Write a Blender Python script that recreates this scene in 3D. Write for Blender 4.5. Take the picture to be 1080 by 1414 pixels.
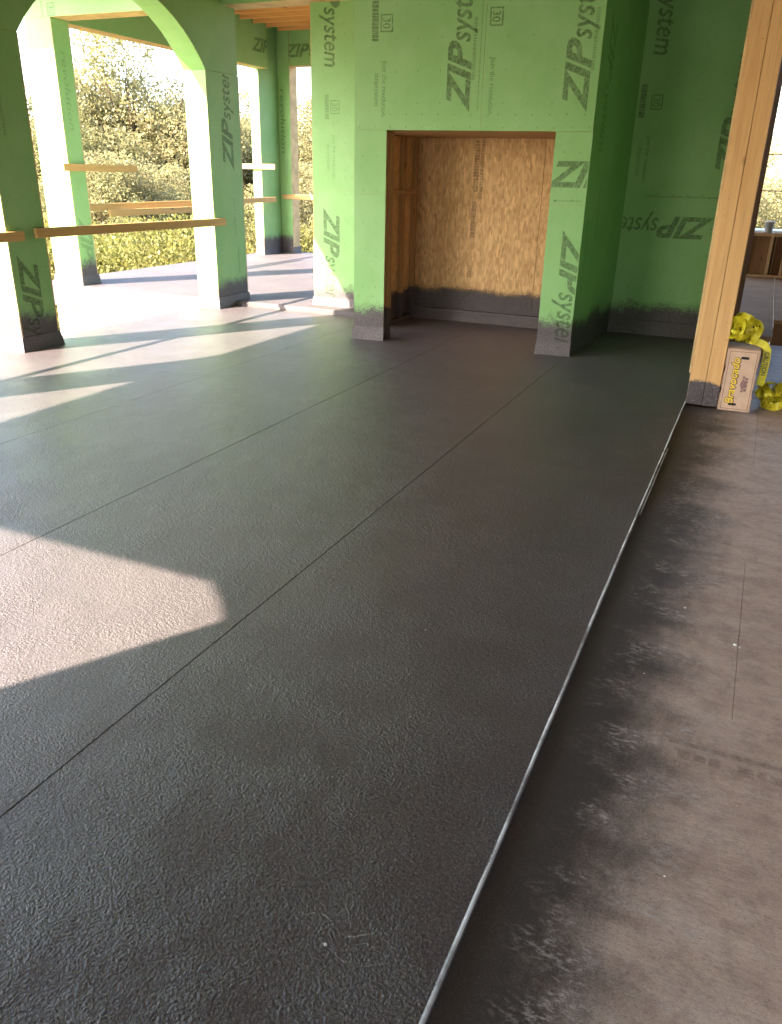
import bpy, bmesh, math, random
import numpy as np
from mathutils import Vector, Matrix
random.seed(7); rng = np.random.default_rng(7)
for o in list(bpy.data.objects): bpy.data.objects.remove(o)
scene = bpy.context.scene
col = scene.collection

# ---------------------------------------------------------------- camera, sky, sun, exposure
CAM_H = 1.56
cam_data = bpy.data.cameras.new('camera'); cam = bpy.data.objects.new('camera', cam_data); col.objects.link(cam)
r = Vector((0.91186, 0.40992, 0.02167)); dn = Vector((0.17834, -0.34807, -0.92035)); fw = Vector((-0.36973, 0.84310, -0.39049))
cam.matrix_world = Matrix(((r.x, -dn.x, -fw.x, 0), (r.y, -dn.y, -fw.y, 0), (r.z, -dn.z, -fw.z, CAM_H), (0, 0, 0, 1)))
cam_data.sensor_fit = 'VERTICAL'; cam_data.sensor_height = 24; cam_data.lens = 24 * 1098.28 / 1414
cam_data.clip_start = 0.02; cam_data.clip_end = 2000
scene.camera = cam

SUN_EL, SUN_AZ = math.radians(36.5), math.radians(210.5)
world = bpy.data.worlds.new('World'); scene.world = world; world.use_nodes = True
wn = world.node_tree.nodes; wl = world.node_tree.links
sky = wn.new('ShaderNodeTexSky'); sky.sky_type = 'NISHITA'; sky.sun_disc = False
sky.sun_elevation = SUN_EL; sky.sun_rotation = SUN_AZ; sky.dust_density = 2.5; sky.air_density = 1.0
wl.new(sky.outputs[0], wn['Background'].inputs[0]); wn['Background'].inputs[1].default_value = 0.15
sun_data = bpy.data.lights.new('sun', 'SUN'); sun_data.energy = 5.0; sun_data.angle = math.radians(0.53); sun_data.color = (1.0, 0.84, 0.66)
sun = bpy.data.objects.new('sun', sun_data); col.objects.link(sun)
sd = Vector((math.sin(SUN_AZ) * math.cos(SUN_EL), math.cos(SUN_AZ) * math.cos(SUN_EL), math.sin(SUN_EL)))
sun.rotation_euler = (-sd).to_track_quat('-Z', 'Y').to_euler(); sun.location = sd * 60
scene.view_settings.view_transform = 'Standard'; scene.view_settings.look = 'None'
scene.view_settings.exposure = 3.15; scene.view_settings.gamma = 1
scene.render.engine = 'CYCLES'; scene.cycles.max_bounces = 7; scene.cycles.diffuse_bounces = 4

# ---------------------------------------------------------------- materials
class NT:
    def __init__(s, name):
        s.m = bpy.data.materials.new(name); s.m.use_nodes = True
        s.n = s.m.node_tree.nodes; s.l = s.m.node_tree.links; s.b = s.n['Principled BSDF']; s.out = s.n['Material Output']
    def node(s, t, **kw):
        n = s.n.new(t)
        for k, v in kw.items(): setattr(n, k, v)
        return n
    def put(s, v, sock):
        if isinstance(v, (int, float)): sock.default_value = v
        elif isinstance(v, (tuple, list)): sock.default_value = v if len(v) == len(sock.default_value) else (*v, 1)
        else: s.l.new(v, sock)
    def pos(s, scale=(1, 1, 1), rot=(0, 0, 0), obj=False):
        src = s.node('ShaderNodeTexCoord').outputs['Object'] if obj else s.node('ShaderNodeNewGeometry').outputs['Position']
        mp = s.node('ShaderNodeMapping'); s.l.new(src, mp.inputs[0]); mp.inputs['Scale'].default_value = scale; mp.inputs['Rotation'].default_value = rot
        return mp.outputs[0]
    def noise(s, vec, scale, detail=3, rough=.55, dist=0):
        n = s.node('ShaderNodeTexNoise'); s.l.new(vec, n.inputs['Vector']); n.inputs['Scale'].default_value = scale
        n.inputs['Detail'].default_value = detail; n.inputs['Roughness'].default_value = rough; n.inputs['Distortion'].default_value = dist
        return n.outputs['Fac']
    def vor(s, vec, scale, out='Color', rnd=1):
        n = s.node('ShaderNodeTexVoronoi'); s.l.new(vec, n.inputs['Vector']); n.inputs['Scale'].default_value = scale; n.inputs['Randomness'].default_value = rnd
        return n.outputs[out]
    def ramp(s, f, a, b, c0=0.0, c1=1.0):
        n = s.node('ShaderNodeMapRange', interpolation_type='SMOOTHSTEP'); s.put(f, n.inputs[0])
        for i, v in zip((1, 2, 3, 4), (a, b, c0, c1)): n.inputs[i].default_value = v
        return n.outputs[0]
    def mix(s, f, a, b, mode='MIX'):
        n = s.node('ShaderNodeMix', data_type='RGBA', blend_type=mode); s.put(f, n.inputs[0]); s.put(a, n.inputs[6]); s.put(b, n.inputs[7])
        return n.outputs[2]
    def math(s, op, a, b=0.0):
        n = s.node('ShaderNodeMath', operation=op); s.put(a, n.inputs[0]); s.put(b, n.inputs[1]); return n.outputs[0]
    def xyz(s):
        n = s.node('ShaderNodeSeparateXYZ'); s.l.new(s.node('ShaderNodeNewGeometry').outputs['Position'], n.inputs[0]); return n.outputs
    def bump(s, h, strength, dist, prev=None):
        n = s.node('ShaderNodeBump'); s.l.new(h, n.inputs['Height']); n.inputs['Strength'].default_value = strength; n.inputs['Distance'].default_value = dist
        if prev: s.l.new(prev, n.inputs['Normal'])
        return n.outputs[0]
    def done(s, color, rough=.6, spec=.4, normal=None, metal=0):
        s.put(color, s.b.inputs['Base Color']); s.put(rough, s.b.inputs['Roughness']); s.put(spec, s.b.inputs['Specular IOR Level']); s.put(metal, s.b.inputs['Metallic'])
        if normal is not None: s.l.new(normal, s.b.inputs['Normal'])
        return s.m

COAT = (0.058, 0.059, 0.062)
def coat_color(t, p):
    big = t.noise(p, 1.3, 3, .6); fine = t.noise(p, 420, 1, .7); mid = t.noise(p, 9, 2, .6)
    c = t.mix(t.ramp(big, .3, .72), (0.052, 0.044, 0.052), (0.072, 0.062, 0.069))
    c = t.mix(t.ramp(mid, .45, .8, 0, .35), c, (0.069, 0.060, 0.064))
    c = t.mix(t.ramp(fine, .54, .70, 0, .7), c, (0.185, 0.165, 0.16))
    grit_shade = t.noise(p, 125, 3, .8)  # grit speckle, also painting lit grains and shaded pits into the colour
    c = t.mix(t.ramp(grit_shade, .53, .64, 0, .85), c, (0.165, 0.145, 0.148)); return t.mix(t.ramp(grit_shade, .36, .47, .85, 0), c, (0.015, 0.013, 0.015))
def coat_normal(t, p, k=1.0):
    a = t.noise(p, 135, 2, .55); b = t.noise(t.pos((1, 1.35, 1), (0, 0, .6)), 46, 3, .6); w = t.ramp(t.noise(p, 3.5, 2), .35, .65, .45, 1.0)
    n = t.bump(t.math('MULTIPLY', b, w), .6 * k, .010); return t.bump(t.math('MULTIPLY', a, w), .8 * k, .0070, n)

def m_floor():
    t = NT('black_coating'); p = t.pos()
    scuff = t.noise(t.pos((1.2, 3.5, 1), (0, 0, .5)), 2.6, 6, .7)
    c = t.mix(t.ramp(scuff, .60, .85, 0, .22), coat_color(t, p), (0.19, 0.185, 0.18))
    rg = t.ramp(t.noise(p, 260, 1), .35, .65, .30, .50)
    return t.done(c, rg, .75, coat_normal(t, p))
def m_deck():
    t = NT('deck_coating'); p = t.pos(); return t.done(coat_color(t, p), .6, .5, coat_normal(t, p))
def coat_mask(t, z0, wav=.055, soft=.10):
    z = t.xyz()[2]; p = t.pos((1, 1, .6))
    zz = t.math('SUBTRACT', z, t.math('MULTIPLY', t.math('SUBTRACT', t.noise(p, 2.6, 2), .5), wav * 4))
    zz = t.math('SUBTRACT', zz, t.math('MULTIPLY', t.math('SUBTRACT', t.noise(t.pos(), 95, 3, .75), .5), soft * 3.6))
    zz = t.math('SUBTRACT', zz, t.math('MULTIPLY', t.math('SUBTRACT', t.noise(t.pos(), 13, 3, .6), .5), soft * 1.2))
    return t.ramp(zz, z0 - soft * .55, z0 + soft * .55, 1, 0)
def m_sheath(z0=.30, name='green_sheathing'):
    t = NT(name); p = t.pos()
    g = t.mix(t.ramp(t.noise(p, 1.6, 5, .6), .3, .7), (0.180, 0.372, 0.132), (0.225, 0.420, 0.176))
    g = t.mix(t.ramp(t.noise(t.pos((1, 1, .35)), 24, 4, .7), .52, .8, 0, .35), g, (0.16, 0.29, 0.10))
    g = t.mix(t.ramp(t.noise(t.pos((1, 1, .2)), 5, 5, .7), .62, .82, 0, .22), g, (0.30, 0.38, 0.23))
    mk = coat_mask(t, z0); c = t.mix(mk, g, coat_color(t, p))
    nb = t.bump(t.noise(t.pos((1, 1, .5)), 60, 3), .12, .002)
    nc = t.bump(t.math('MULTIPLY', mk, t.noise(p, 110, 3)), .7, .008, nb)
    return t.done(c, .55, .35, nc)
def wood_color(t, base, dark, axis=2, fine=1.0):
    sc = [14, 14, 14]; sc[axis] = .7; p = t.pos(tuple(sc)); sc2 = [60, 60, 60]; sc2[axis] = 2.0
    c = t.mix(t.ramp(t.noise(p, 1.4, 5, .6, .8), .3, .72), base, dark)
    c = t.mix(t.ramp(t.noise(t.pos(tuple(sc2)), 1.2, 3), .5, .8, 0, .45 * fine), c, tuple(x * .62 for x in dark))
    ks = [5.5, 5.5, 5.5]; ks[axis] = 2.3
    k = t.vor(t.pos(tuple(ks)), 1.0, 'Distance')
    return t.mix(t.ramp(k, .05, .13, .75, 0), c, tuple(x * .38 for x in dark))
def m_wood(name, base, dark, axis=2, z0=None, rough=.65):
    t = NT(name); c = wood_color(t, base, dark, axis); nb = t.bump(t.noise(t.pos((50, 50, 50)), 1, 3), .15, .002)
    if z0 is not None:
        mk = coat_mask(t, z0, .05, .02); sp = t.ramp(t.vor(t.pos(), 70, 'Distance'), .05, .22, 1, 0)
        sp = t.math('MULTIPLY', sp, t.ramp(t.noise(t.pos(), 9, 3), .50, .62))
        nh = t.ramp(t.vor(t.pos((1, 1, .8)), 24, 'Distance'), .07, .13, 1, 0); nh = t.math('MULTIPLY', nh, t.ramp(t.noise(t.pos(), 3.1, 2), .5, .6)); c = t.mix(t.math('MULTIPLY', nh, .8), c, (0.10, 0.05, 0.02))
        cc = t.mix(sp, coat_color(t, t.pos()), (.6, .6, .6)); c = t.mix(mk, c, cc)
    return t.done(c, rough, .3, nb)
def osb_color(t, a=(0.58, 0.385, 0.18), b=(0.45, 0.275, 0.115)):
    cs = []
    for k, (sc, ro) in enumerate((((52, 52, 15), .5), ((50, 50, 13), -.6), ((44, 44, 17), 1.4))):
        n = t.noise(t.pos((1, 1, 1)), 5, 2); p = t.pos(sc, (ro, ro * .8, ro * .3)); cs.append(t.vor(p, 1.0, 'Color'))
    c = t.mix(t.ramp(cs[0], .1, .9), a, b)
    c = t.mix(t.ramp(cs[1], .55, .95, 0, .8), c, tuple(x * 1.28 for x in a))
    c = t.mix(t.ramp(cs[2], .72, .95, 0, .6), c, tuple(x * .62 for x in b))
    return c
def m_osb(name, z0=None, a=(0.60, 0.40, 0.19), b=(0.47, 0.285, 0.12)):
    t = NT(name); c = osb_color(t, a, b); p = t.pos(); nb = t.bump(t.noise(p, 90, 3), .2, .003)
    if z0 is not None:
        mk = coat_mask(t, z0, .03, .06); c = t.mix(mk, c, coat_color(t, p)); nb = t.bump(t.math('MULTIPLY', mk, t.noise(p, 100, 3)), .8, .012, nb)
    return t.done(c, .62, .35, nb)
def m_subfloor():
    t = NT('brown_subfloor'); p = t.pos(); X = t.xyz()[0]
    base = t.mix(t.ramp(t.noise(t.pos((3, 7, 1), (0, 0, .25)), 1.1, 6, .65), .3, .7), (0.45, 0.345, 0.292), (0.57, 0.465, 0.40))
    base = t.mix(t.ramp(t.noise(t.pos((9, 60, 1), (0, 0, .12)), 1.0, 5, .75), .47, .72, 0, .2), base, (0.19, 0.13, 0.095))
    base = t.mix(t.ramp(t.noise(t.pos((6, 40, 1), (0, 0, -.2)), 1.3, 4, .7), .6, .85, 0, .3), base, (0.50, 0.43, 0.38))
    base = t.mix(t.ramp(t.noise(p, 17, 6, .75), .42, .68, 0, .45), base, (0.23, 0.175, 0.145))
    base = t.mix(t.ramp(t.noise(t.pos((1, 1.5, 1)), 6, 7, .75), .54, .72, 0, .4), base, (0.52, 0.45, 0.41))
    base = t.mix(t.ramp(t.noise(t.pos((40, 260, 1), (0, 0, .1)), 1.0, 3, .75), .52, .72, 0, .6), base, (0.20, 0.145, 0.11))
    base = t.mix(t.ramp(t.noise(p, 230, 2, .8), .56, .70, 0, .55), base, (0.13, 0.09, 0.07))
    base = t.mix(t.ramp(t.noise(t.pos((1, 1.6, 1)), 130, 3, .8), .60, .74, 0, .5), base, (0.55, 0.48, 0.42))
    blotch = t.noise(t.pos((1.5, 2.2, 1)), 1.2, 4, .6); base = t.mix(t.ramp(blotch, .55, .8, 0, .5), base, (0.19, 0.135, 0.105))
    # overspray of the black coating along the sheet edge
    e = t.math('ADD', X, t.math('MULTIPLY', t.math('SUBTRACT', t.noise(t.pos((.8, 1.8, 1), (0, 0, .4)), 1.6, 5, .62), .5), .46))
    e = t.math('ADD', e, t.math('MULTIPLY', t.math('SUBTRACT', t.noise(t.pos((14, 5, 1), (0, 0, .7)), 1.4, 4, .7), .5), .16))
    e = t.math('ADD', e, t.math('MULTIPLY', t.math('SUBTRACT', t.noise(p, 210, 2, .8), .5), .22)); mk = t.ramp(e, -.20, .15, .97, 0)
    c = t.mix(mk, base, t.mix(t.ramp(t.noise(p, 260, 2), .5, .8), (0.036, 0.033, 0.033), (0.085, 0.08, 0.078)))
    # pale scuffs where the overspray was walked over
    s1 = t.ramp(t.noise(t.pos((2.2, 3.2, 1), (0, 0, .3)), 1.9, 4, .65), .45, .62)
    s2 = t.ramp(t.noise(t.pos((30, 62, 1), (0, 0, .5)), 1.0, 6, .8, .15), .47, .64)
    band = t.math('MULTIPLY', t.ramp(X, -.32, -.10), t.ramp(X, .06, .30, 1, 0))
    c = t.mix(t.math('MULTIPLY', t.math('MULTIPLY', s1, s2), t.math('MULTIPLY', band, .9)), c, (0.46, 0.43, 0.42))
    n = t.bump(t.noise(t.pos((12, 70, 1), (0, 0, .12)), 1, 4), .25, .004); n = t.bump(t.noise(p, 130, 3), .35, .003, n)
    return t.done(c, t.ramp(mk, 0, 1, .62, .52), .35, n)
def m_trim():
    t = NT('galvanised_edge'); X = t.xyz()[0]
    e = t.math('ADD', X, t.math('MULTIPLY', t.math('SUBTRACT', t.noise(t.pos((1, .8, 1)), 3.5, 3, .6), .5), .040))
    e = t.math('ADD', e, t.math('MULTIPLY', t.math('SUBTRACT', t.noise(t.pos(), 240, 2), .5), .02))
    mk = t.ramp(e, -.360, -.350); Z = t.xyz()[2]
    mk = t.math('MULTIPLY', t.math('MULTIPLY', mk, t.ramp(Z, -.010, -.003)), t.ramp(t.noise(t.pos((.1, 1, .1)), 5, 4, .7), .32, .58, .30, 1)); c = t.mix(mk, coat_color(t, t.pos()), (0.66, 0.69, 0.72))
    return t.done(c, .55, .4, t.bump(t.noise(t.pos(), 200, 2), .3, .002))
def m_plain(name, c, rough=.6, spec=.4, var=.25, scale=6, bumpk=.1):
    t = NT(name); cc = t.mix(t.ramp(t.noise(t.pos(), scale, 5, .65), .3, .7), tuple(x * (1 - var) for x in c), tuple(min(1, x * (1 + var * .6)) for x in c))
    return t.done(cc, rough, spec, t.bump(t.noise(t.pos(), 80, 3), bumpk, .003))
def m_print(name, c, thr=.40, amt=.85):
    t = NT(name); t.done(c, .6, .3)
    a = t.ramp(t.noise(t.pos((3, 3, 3)), 12, 5, .75), thr - .12, thr + .16, .45 * amt, amt)
    ln = t.ramp(t.noise(t.pos((40, 40, 40)), 2.2, 2), .35, .5, .7, 1)
    tr = t.node('ShaderNodeBsdfTransparent'); mx = t.node('ShaderNodeMixShader')
    t.l.new(t.math('MULTIPLY', a, ln), mx.inputs[0]); t.l.new(tr.outputs[0], mx.inputs[1]); t.l.new(t.b.outputs[0], mx.inputs[2]); t.l.new(mx.outputs[0], t.out.inputs[0])
    return t.m
def m_leaf(name, a, b, c3):
    t = NT(name); p = t.pos(); oi = t.node('ShaderNodeObjectInfo').outputs['Random']
    c = t.mix(t.vor(p, 5.0, 'Color'), a, b); c = t.mix(t.ramp(t.noise(p, .55, 3), .35, .7), c, c3)
    c = t.mix(t.math('MULTIPLY', oi, .5), c, b)
    t.done(c, .55, .35)
    tl = t.node('ShaderNodeBsdfTranslucent'); t.l.new(c, tl.inputs[0]); mx = t.node('ShaderNodeMixShader'); mx.inputs[0].default_value = .5
    t.l.new(t.b.outputs[0], mx.inputs[1]); t.l.new(tl.outputs[0], mx.inputs[2]); t.l.new(mx.outputs[0], t.out.inputs[0]); return t.m
def m_tape():
    t = NT('caution_tape_plastic'); uv = t.node('ShaderNodeTexCoord').outputs['UV']; sp = t.node('ShaderNodeSeparateXYZ'); t.l.new(uv, sp.inputs[0])
    c = t.mix(t.ramp(t.noise(t.pos(), 25, 3), .3, .7), (0.62, 0.55, 0.02), (0.80, 0.74, 0.05)); t.done(c, .42, .45)
    tl = t.node('ShaderNodeBsdfTranslucent'); t.l.new(c, tl.inputs[0]); mx = t.node('ShaderNodeMixShader'); mx.inputs[0].default_value = .3
    t.l.new(t.b.outputs[0], mx.inputs[1]); t.l.new(tl.outputs[0], mx.inputs[2]); t.l.new(mx.outputs[0], t.out.inputs[0]); return t.m

MAT = dict(
    floor=m_floor(), deck=m_deck(), sheath=m_sheath(.30), sheath_far=m_sheath(.36, 'green_sheathing_deck'),
    osb_edge=m_plain('sheathing_edge', (0.52, 0.38, 0.19), .7), osb=m_osb('strand_board', .34),
    osb_raw=m_osb('strand_board_raw'), subfloor=m_subfloor(), trim=m_trim(),
    post=m_wood('pine_post', (0.60, 0.385, 0.175), (0.50, 0.295, 0.12), 2, .17),
    stud=m_wood('pine_stud', (0.44, 0.27, 0.12), (0.34, 0.19, 0.08), 2, .33),
    stud_raw=m_wood('pine_stud_raw', (0.42, 0.28, 0.15), (0.33, 0.20, 0.10), 2),
    rail=m_wood('pine_rail', (0.50, 0.33, 0.13), (0.42, 0.26, 0.09), 1),
    railx=m_wood('pine_rail_cross', (0.52, 0.36, 0.16), (0.43, 0.28, 0.11), 0),
    joist=m_wood('pine_joist', (0.62, 0.33, 0.12), (0.52, 0.26, 0.08), 0),
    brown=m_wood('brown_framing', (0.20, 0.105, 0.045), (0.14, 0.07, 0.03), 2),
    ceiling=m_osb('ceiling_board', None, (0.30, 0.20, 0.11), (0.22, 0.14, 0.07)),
    concrete=m_plain('pale_membrane', (0.62, 0.61, 0.58), .7), landing=m_plain('grey_plywood', (0.34, 0.215, 0.125), .9, .08, .15, 3),
    ink=m_print('dark_ink', (0.070, 0.105, 0.055), .46, .56), ink_faint=m_print('faint_ink', (0.09, 0.14, 0.07), .5, .34),
    ink_brown=m_print('brown_ink', (0.12, 0.07, 0.03), .5, .5), ink_floor=m_print('floor_stamp_ink', (0.07, 0.06, 0.055), .55, .34),
    chalk=m_print('chalk', (0.55, 0.55, 0.56), .55, .42), white=m_plain('white_chip', (0.75, 0.74, 0.70)), chip=m_plain('wood_chip', (0.50, 0.38, 0.24)),
    card=m_plain('cardboard', (0.56, 0.40, 0.30), .75, .2, .10, 14), card_dark=m_plain('cardboard_hole', (0.02, 0.015, 0.013), .9),
    box_yellow=m_plain('print_yellow', (0.78, 0.56, 0.06), .6, .3, .08), box_brown=m_plain('print_brown', (0.055, 0.028, 0.02), .7), box_purple=m_plain('print_purple', (0.25, 0.15, 0.15), .7),
    tape=m_tape(), tape_ink=m_plain('tape_ink', (0.02, 0.02, 0.018), .4),
    leaf=m_leaf('oak_leaf', (0.20, 0.195, 0.080), (0.26, 0.225, 0.115), (0.185, 0.195, 0.078)),
    leaf2=m_leaf('shrub_leaf', (0.16, 0.16, 0.04), (0.22, 0.19, 0.06), (0.12, 0.14, 0.03)),
    bark=m_plain('bark', (0.085, 0.06, 0.042), .85, .2, .4, 8, .5), ground=m_plain('dry_hillside', (0.22, 0.18, 0.08), .9, .1, .4, .7, .4),
    grass=m_plain('dry_grass', (0.27, 0.225, 0.085), .8, .2, .3, 3), grey=m_plain('grey_plastic', (0.25, 0.24, 0.23)), steel=m_plain('dark_cable', (0.10, 0.08, 0.06), .5),
)

# ---------------------------------------------------------------- builders
def tag(o, label=None, cat=None, group=None, kind=None):
    for k, v in (('label', label), ('category', cat), ('group', group), ('kind', kind)):
        if v: o[k] = v
    return o
def thing(name, loc, label, cat, group=None, kind=None):
    o = bpy.data.objects.new(name, None); o.location = loc; o.empty_display_size = .1; col.objects.link(o)
    return tag(o, label, cat, group, kind)
def wm(o):
    m = Matrix.LocRotScale(o.location, o.rotation_euler, o.scale)
    return (wm(o.parent) @ o.matrix_parent_inverse @ m) if o.parent else m
def attach(o, parent):
    if parent is not None: o.parent = parent; o.matrix_parent_inverse = wm(parent).inverted()
    return o
def link(name, me, mats, parent=None):
    o = bpy.data.objects.new(name, me); col.objects.link(o)
    for m in (mats if isinstance(mats, (list, tuple)) else [mats]):
        if len(me.materials) < len(mats if isinstance(mats, (list, tuple)) else [mats]): me.materials.append(MAT[m] if isinstance(m, str) else m)
    return attach(o, parent)
def frommb(name, bm, mats, parent=None, bevel=0):
    if bevel: bmesh.ops.bevel(bm, geom=bm.edges[:], offset=bevel, segments=1, affect='EDGES', profile=.5)
    bm.normal_update(); me = bpy.data.meshes.new(name); bm.to_mesh(me); bm.free(); return link(name, me, mats, parent)
def addbox(bm, x0, x1, y0, y1, z0, z1):
    v = [bm.verts.new((x, y, z)) for z in (z0, z1) for x, y in ((x0, y0), (x1, y0), (x1, y1), (x0, y1))]
    fs = [bm.faces.new([v[i] for i in f]) for f in ((3, 2, 1, 0), (4, 5, 6, 7), (0, 1, 5, 4), (1, 2, 6, 5), (2, 3, 7, 6), (3, 0, 4, 7))]
    return fs
def box(name, x0, x1, y0, y1, z0, z1, mat, parent=None, bevel=.003):
    bm = bmesh.new(); addbox(bm, x0, x1, y0, y1, z0, z1); return frommb(name, bm, mat, parent, bevel)
def prism(name, pts, z0, z1, mat, parent=None, bevel=0, top=None):
    bm = bmesh.new(); top = top or pts
    a = [bm.verts.new((x, y, z0)) for x, y in pts]; b = [bm.verts.new((x, y, z1)) for x, y in top]; n = len(pts)
    bm.faces.new(a[::-1]); bm.faces.new(b)
    for i in range(n): bm.faces.new((a[i], a[(i + 1) % n], b[(i + 1) % n], b[i]))
    return frommb(name, bm, mat, parent, bevel)
class Wall:
    """a vertical plane: origin, horizontal direction u, outward normal n = u x z"""
    def __init__(s, ox, oy, ux, uy):
        s.o = Vector((ox, oy, 0)); s.u = Vector((ux, uy, 0)).normalized(); s.n = s.u.cross(Vector((0, 0, 1)))
    def P(s, a, z, b=0): return s.o + s.u * a + Vector((0, 0, z)) + s.n * b
def panel(w, a0, a1, z0, z1, parent, t=.011, mat='sheath', edge='osb_edge', name='sheathing_panel', gap=.0008, poly=None):
    """sheet on a wall; raw edges show the board; poly = outline in (a, z)"""
    bm = bmesh.new()
    pts = poly or [(a0 + gap, z0 + gap), (a1 - gap, z0 + gap), (a1 - gap, z1 - gap), (a0 + gap, z1 - gap)]
    f = [bm.verts.new(w.P(a, z, t)) for a, z in pts]; k = [bm.verts.new(w.P(a, z, 0)) for a, z in pts]; n = len(pts)
    bm.faces.new(f).material_index = 0; bm.faces.new(k[::-1]).material_index = 1
    for i in range(n):
        q = bm.faces.new((k[i], k[(i + 1) % n], f[(i + 1) % n], f[i])); q.material_index = 1
    return frommb(name, bm, [mat, edge], parent)
_tc = {}
def text_bm(s, shear=0, off=0):
    key = (s, shear, off)
    if key not in _tc:
        cu = bpy.data.curves.new('t', 'FONT'); cu.body = s; cu.shear = shear; cu.offset = off; cu.resolution_u = 3
        o = bpy.data.objects.new('t', cu); col.objects.link(o); dg = bpy.context.evaluated_depsgraph_get(); dg.update()
        me = bpy.data.meshes.new_from_object(o.evaluated_get(dg)); bpy.data.objects.remove(o); bpy.data.curves.remove(cu)
        co = np.array([v.co[:] for v in me.vertices]); _tc[key] = (co, [tuple(p.vertices) for p in me.polygons]); bpy.data.meshes.remove(me)
    return _tc[key]
def text_fit(s, length, height, shear=0, off=0, base=None):
    """text scaled so it is `length` long and its cap line is `height` above the baseline"""
    co, fs = text_bm(s, shear, off); c = co.copy(); c[:, 0] -= c[:, 0].min(); c[:, 0] *= length / c[:, 0].max()
    c[:, 1] *= height / (base or c[:, 1].max()); return c, fs
def logo():
    a, fa = text_fit('ZIP', .56, .205, .32, .035); b, fb = text_fit('system', .57, .155, .22, .012); b = b.copy(); b[:, 0] += .545; b[:, 1] += .012
    return np.vstack([a, b]), fa + [tuple(i + len(a) for i in f) for f in fb]
LOGO = logo()
def square_box(wd, ht, th=.012):
    outer = [(0, 0), (wd, 0), (wd, ht), (0, ht)]; inner = [(th, th), (wd - th, th), (wd - th, ht - th), (th, ht - th)]
    return np.array([(x, y, 0) for x, y in outer + inner]), [(0, 1, 5, 4), (1, 2, 6, 5), (2, 3, 7, 6), (3, 0, 4, 7)]
def stamp(w, geo, a, z, ang, parent, mat='ink', clip=None, t=.011, name='lettering', lift=.0015):
    """lay flat print on a wall at (a, z), turned by ang degrees, cut off at the rectangle clip"""
    co, fs = geo; c, s = math.cos(math.radians(ang)), math.sin(math.radians(ang))
    bm = bmesh.new(); vs = [bm.verts.new((a + x * c - y * s, z + x * s + y * c, 0)) for x, y, _ in co]
    for f in fs:
        try: bm.faces.new([vs[i] for i in f])
        except ValueError: pass
    if clip:
        a0, a1, z0, z1 = clip
        for pc, pn in (((a0, 0, 0), (-1, 0, 0)), ((a1, 0, 0), (1, 0, 0)), ((0, z0, 0), (0, -1, 0)), ((0, z1, 0), (0, 1, 0))):
            bmesh.ops.bisect_plane(bm, geom=bm.verts[:] + bm.edges[:] + bm.faces[:], plane_co=pc, plane_no=pn, clear_outer=True)
    if not bm.faces: bm.free(); return None
    for v in bm.verts: v.co = w.P(v.co.x, v.co.y, t + lift)
    bmesh.ops.recalc_face_normals(bm, faces=bm.faces)
    return tag(frommb(name, bm, mat, parent), kind='stuff' if len(fs) > 3 and max(len(f) for f in fs) == 4 else None)
def marks(w, a0, a1, z0, z1, parent, da=.2, dz=.25, mat='ink_faint', edge=True):
    """printed fastener marks on a sheet"""
    co, fs = [], []
    def dot(a, z, s=.008):
        i = len(co); co.extend([(a - s, z, 0), (a, z - s * 1.3, 0), (a + s, z, 0), (a, z + s * 1.3, 0)]); fs.append((i, i + 1, i + 2, i + 3))
    zz = z0 + .12
    while zz < z1 - .05:
        aa = a0 + .09
        while aa < a1 - .03: dot(aa + random.uniform(-.004, .004), zz + random.uniform(-.006, .006)); aa += da
        zz += dz
    if edge:
        aa = a0 + .05
        while aa < a1 - .02: dot(aa, z0 + .03 + random.uniform(-.004, .004), .009); aa += .15
    if co: tag(stamp(w, (np.array(co), fs), 0, 0, 0, parent, mat, name='print_mark', lift=.001), kind='stuff')
JOIN = text_fit('Join the revolution.', .46, .045, 0, .004); HASH = text_fit('#zipsystem', .265, .04, 0, .003); THIRTY = text_fit('30', .085, .07, 0, .015)
def thirty(w, a, z, ang, parent, mat='ink', clip=None, t=.011):
    stamp(w, square_box(.14, .115), a, z, ang, parent, mat, clip, t); c, s = math.cos(math.radians(ang)), math.sin(math.radians(ang))
    stamp(w, THIRTY, a + .028 * c - .022 * s, z + .028 * s + .022 * c, ang, parent, mat, clip, t)
def bars(length, wd, n=9):
    co, fs = [], []; x = 0
    while x < length:
        L = random.uniform(.012, .03); i = len(co); co.extend([(x, 0, 0), (x + L, 0, 0), (x + L, wd, 0), (x, wd, 0)]); fs.append((i, i + 1, i + 2, i + 3)); x += L + .005
    return np.array(co), fs

# ---------------------------------------------------------------- terrain and floors
def terrain_h(x, y):
    d = max(0, -x - 9, y - 15, -y - 3) if (x < -9 or y > 15 or y < -3) else 0
    d = math.hypot(max(0, -9 - x, x - 4), max(0, y - 15, -3 - y))
    return -2.9 - min(d, 40) * .075 + .35 * math.sin(x * .21 + 1) * math.cos(y * .17) + max(0, d - 60) * .12 - max(0, d - 130) * .06
def build_ground():
    xs = np.concatenate([np.linspace(-400, -60, 14), np.linspace(-56, 30, 70), np.linspace(36, 400, 14)]); ys = np.concatenate([np.linspace(-300, -30, 10), np.linspace(-26, 70, 80), np.linspace(76, 500, 16)])
    vs = [(x, y, terrain_h(x, y)) for y in ys for x in xs]; nx = len(xs)
    fs = [(j * nx + i, j * nx + i + 1, (j + 1) * nx + i + 1, (j + 1) * nx + i) for j in range(len(ys) - 1) for i in range(nx - 1)]
    me = bpy.data.meshes.new('ground'); me.from_pydata(vs, [], fs); me.shade_smooth(); tag(link('ground', me, 'ground'), 'dry hillside falling away below the building', 'ground', kind='structure')
build_ground()

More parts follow.
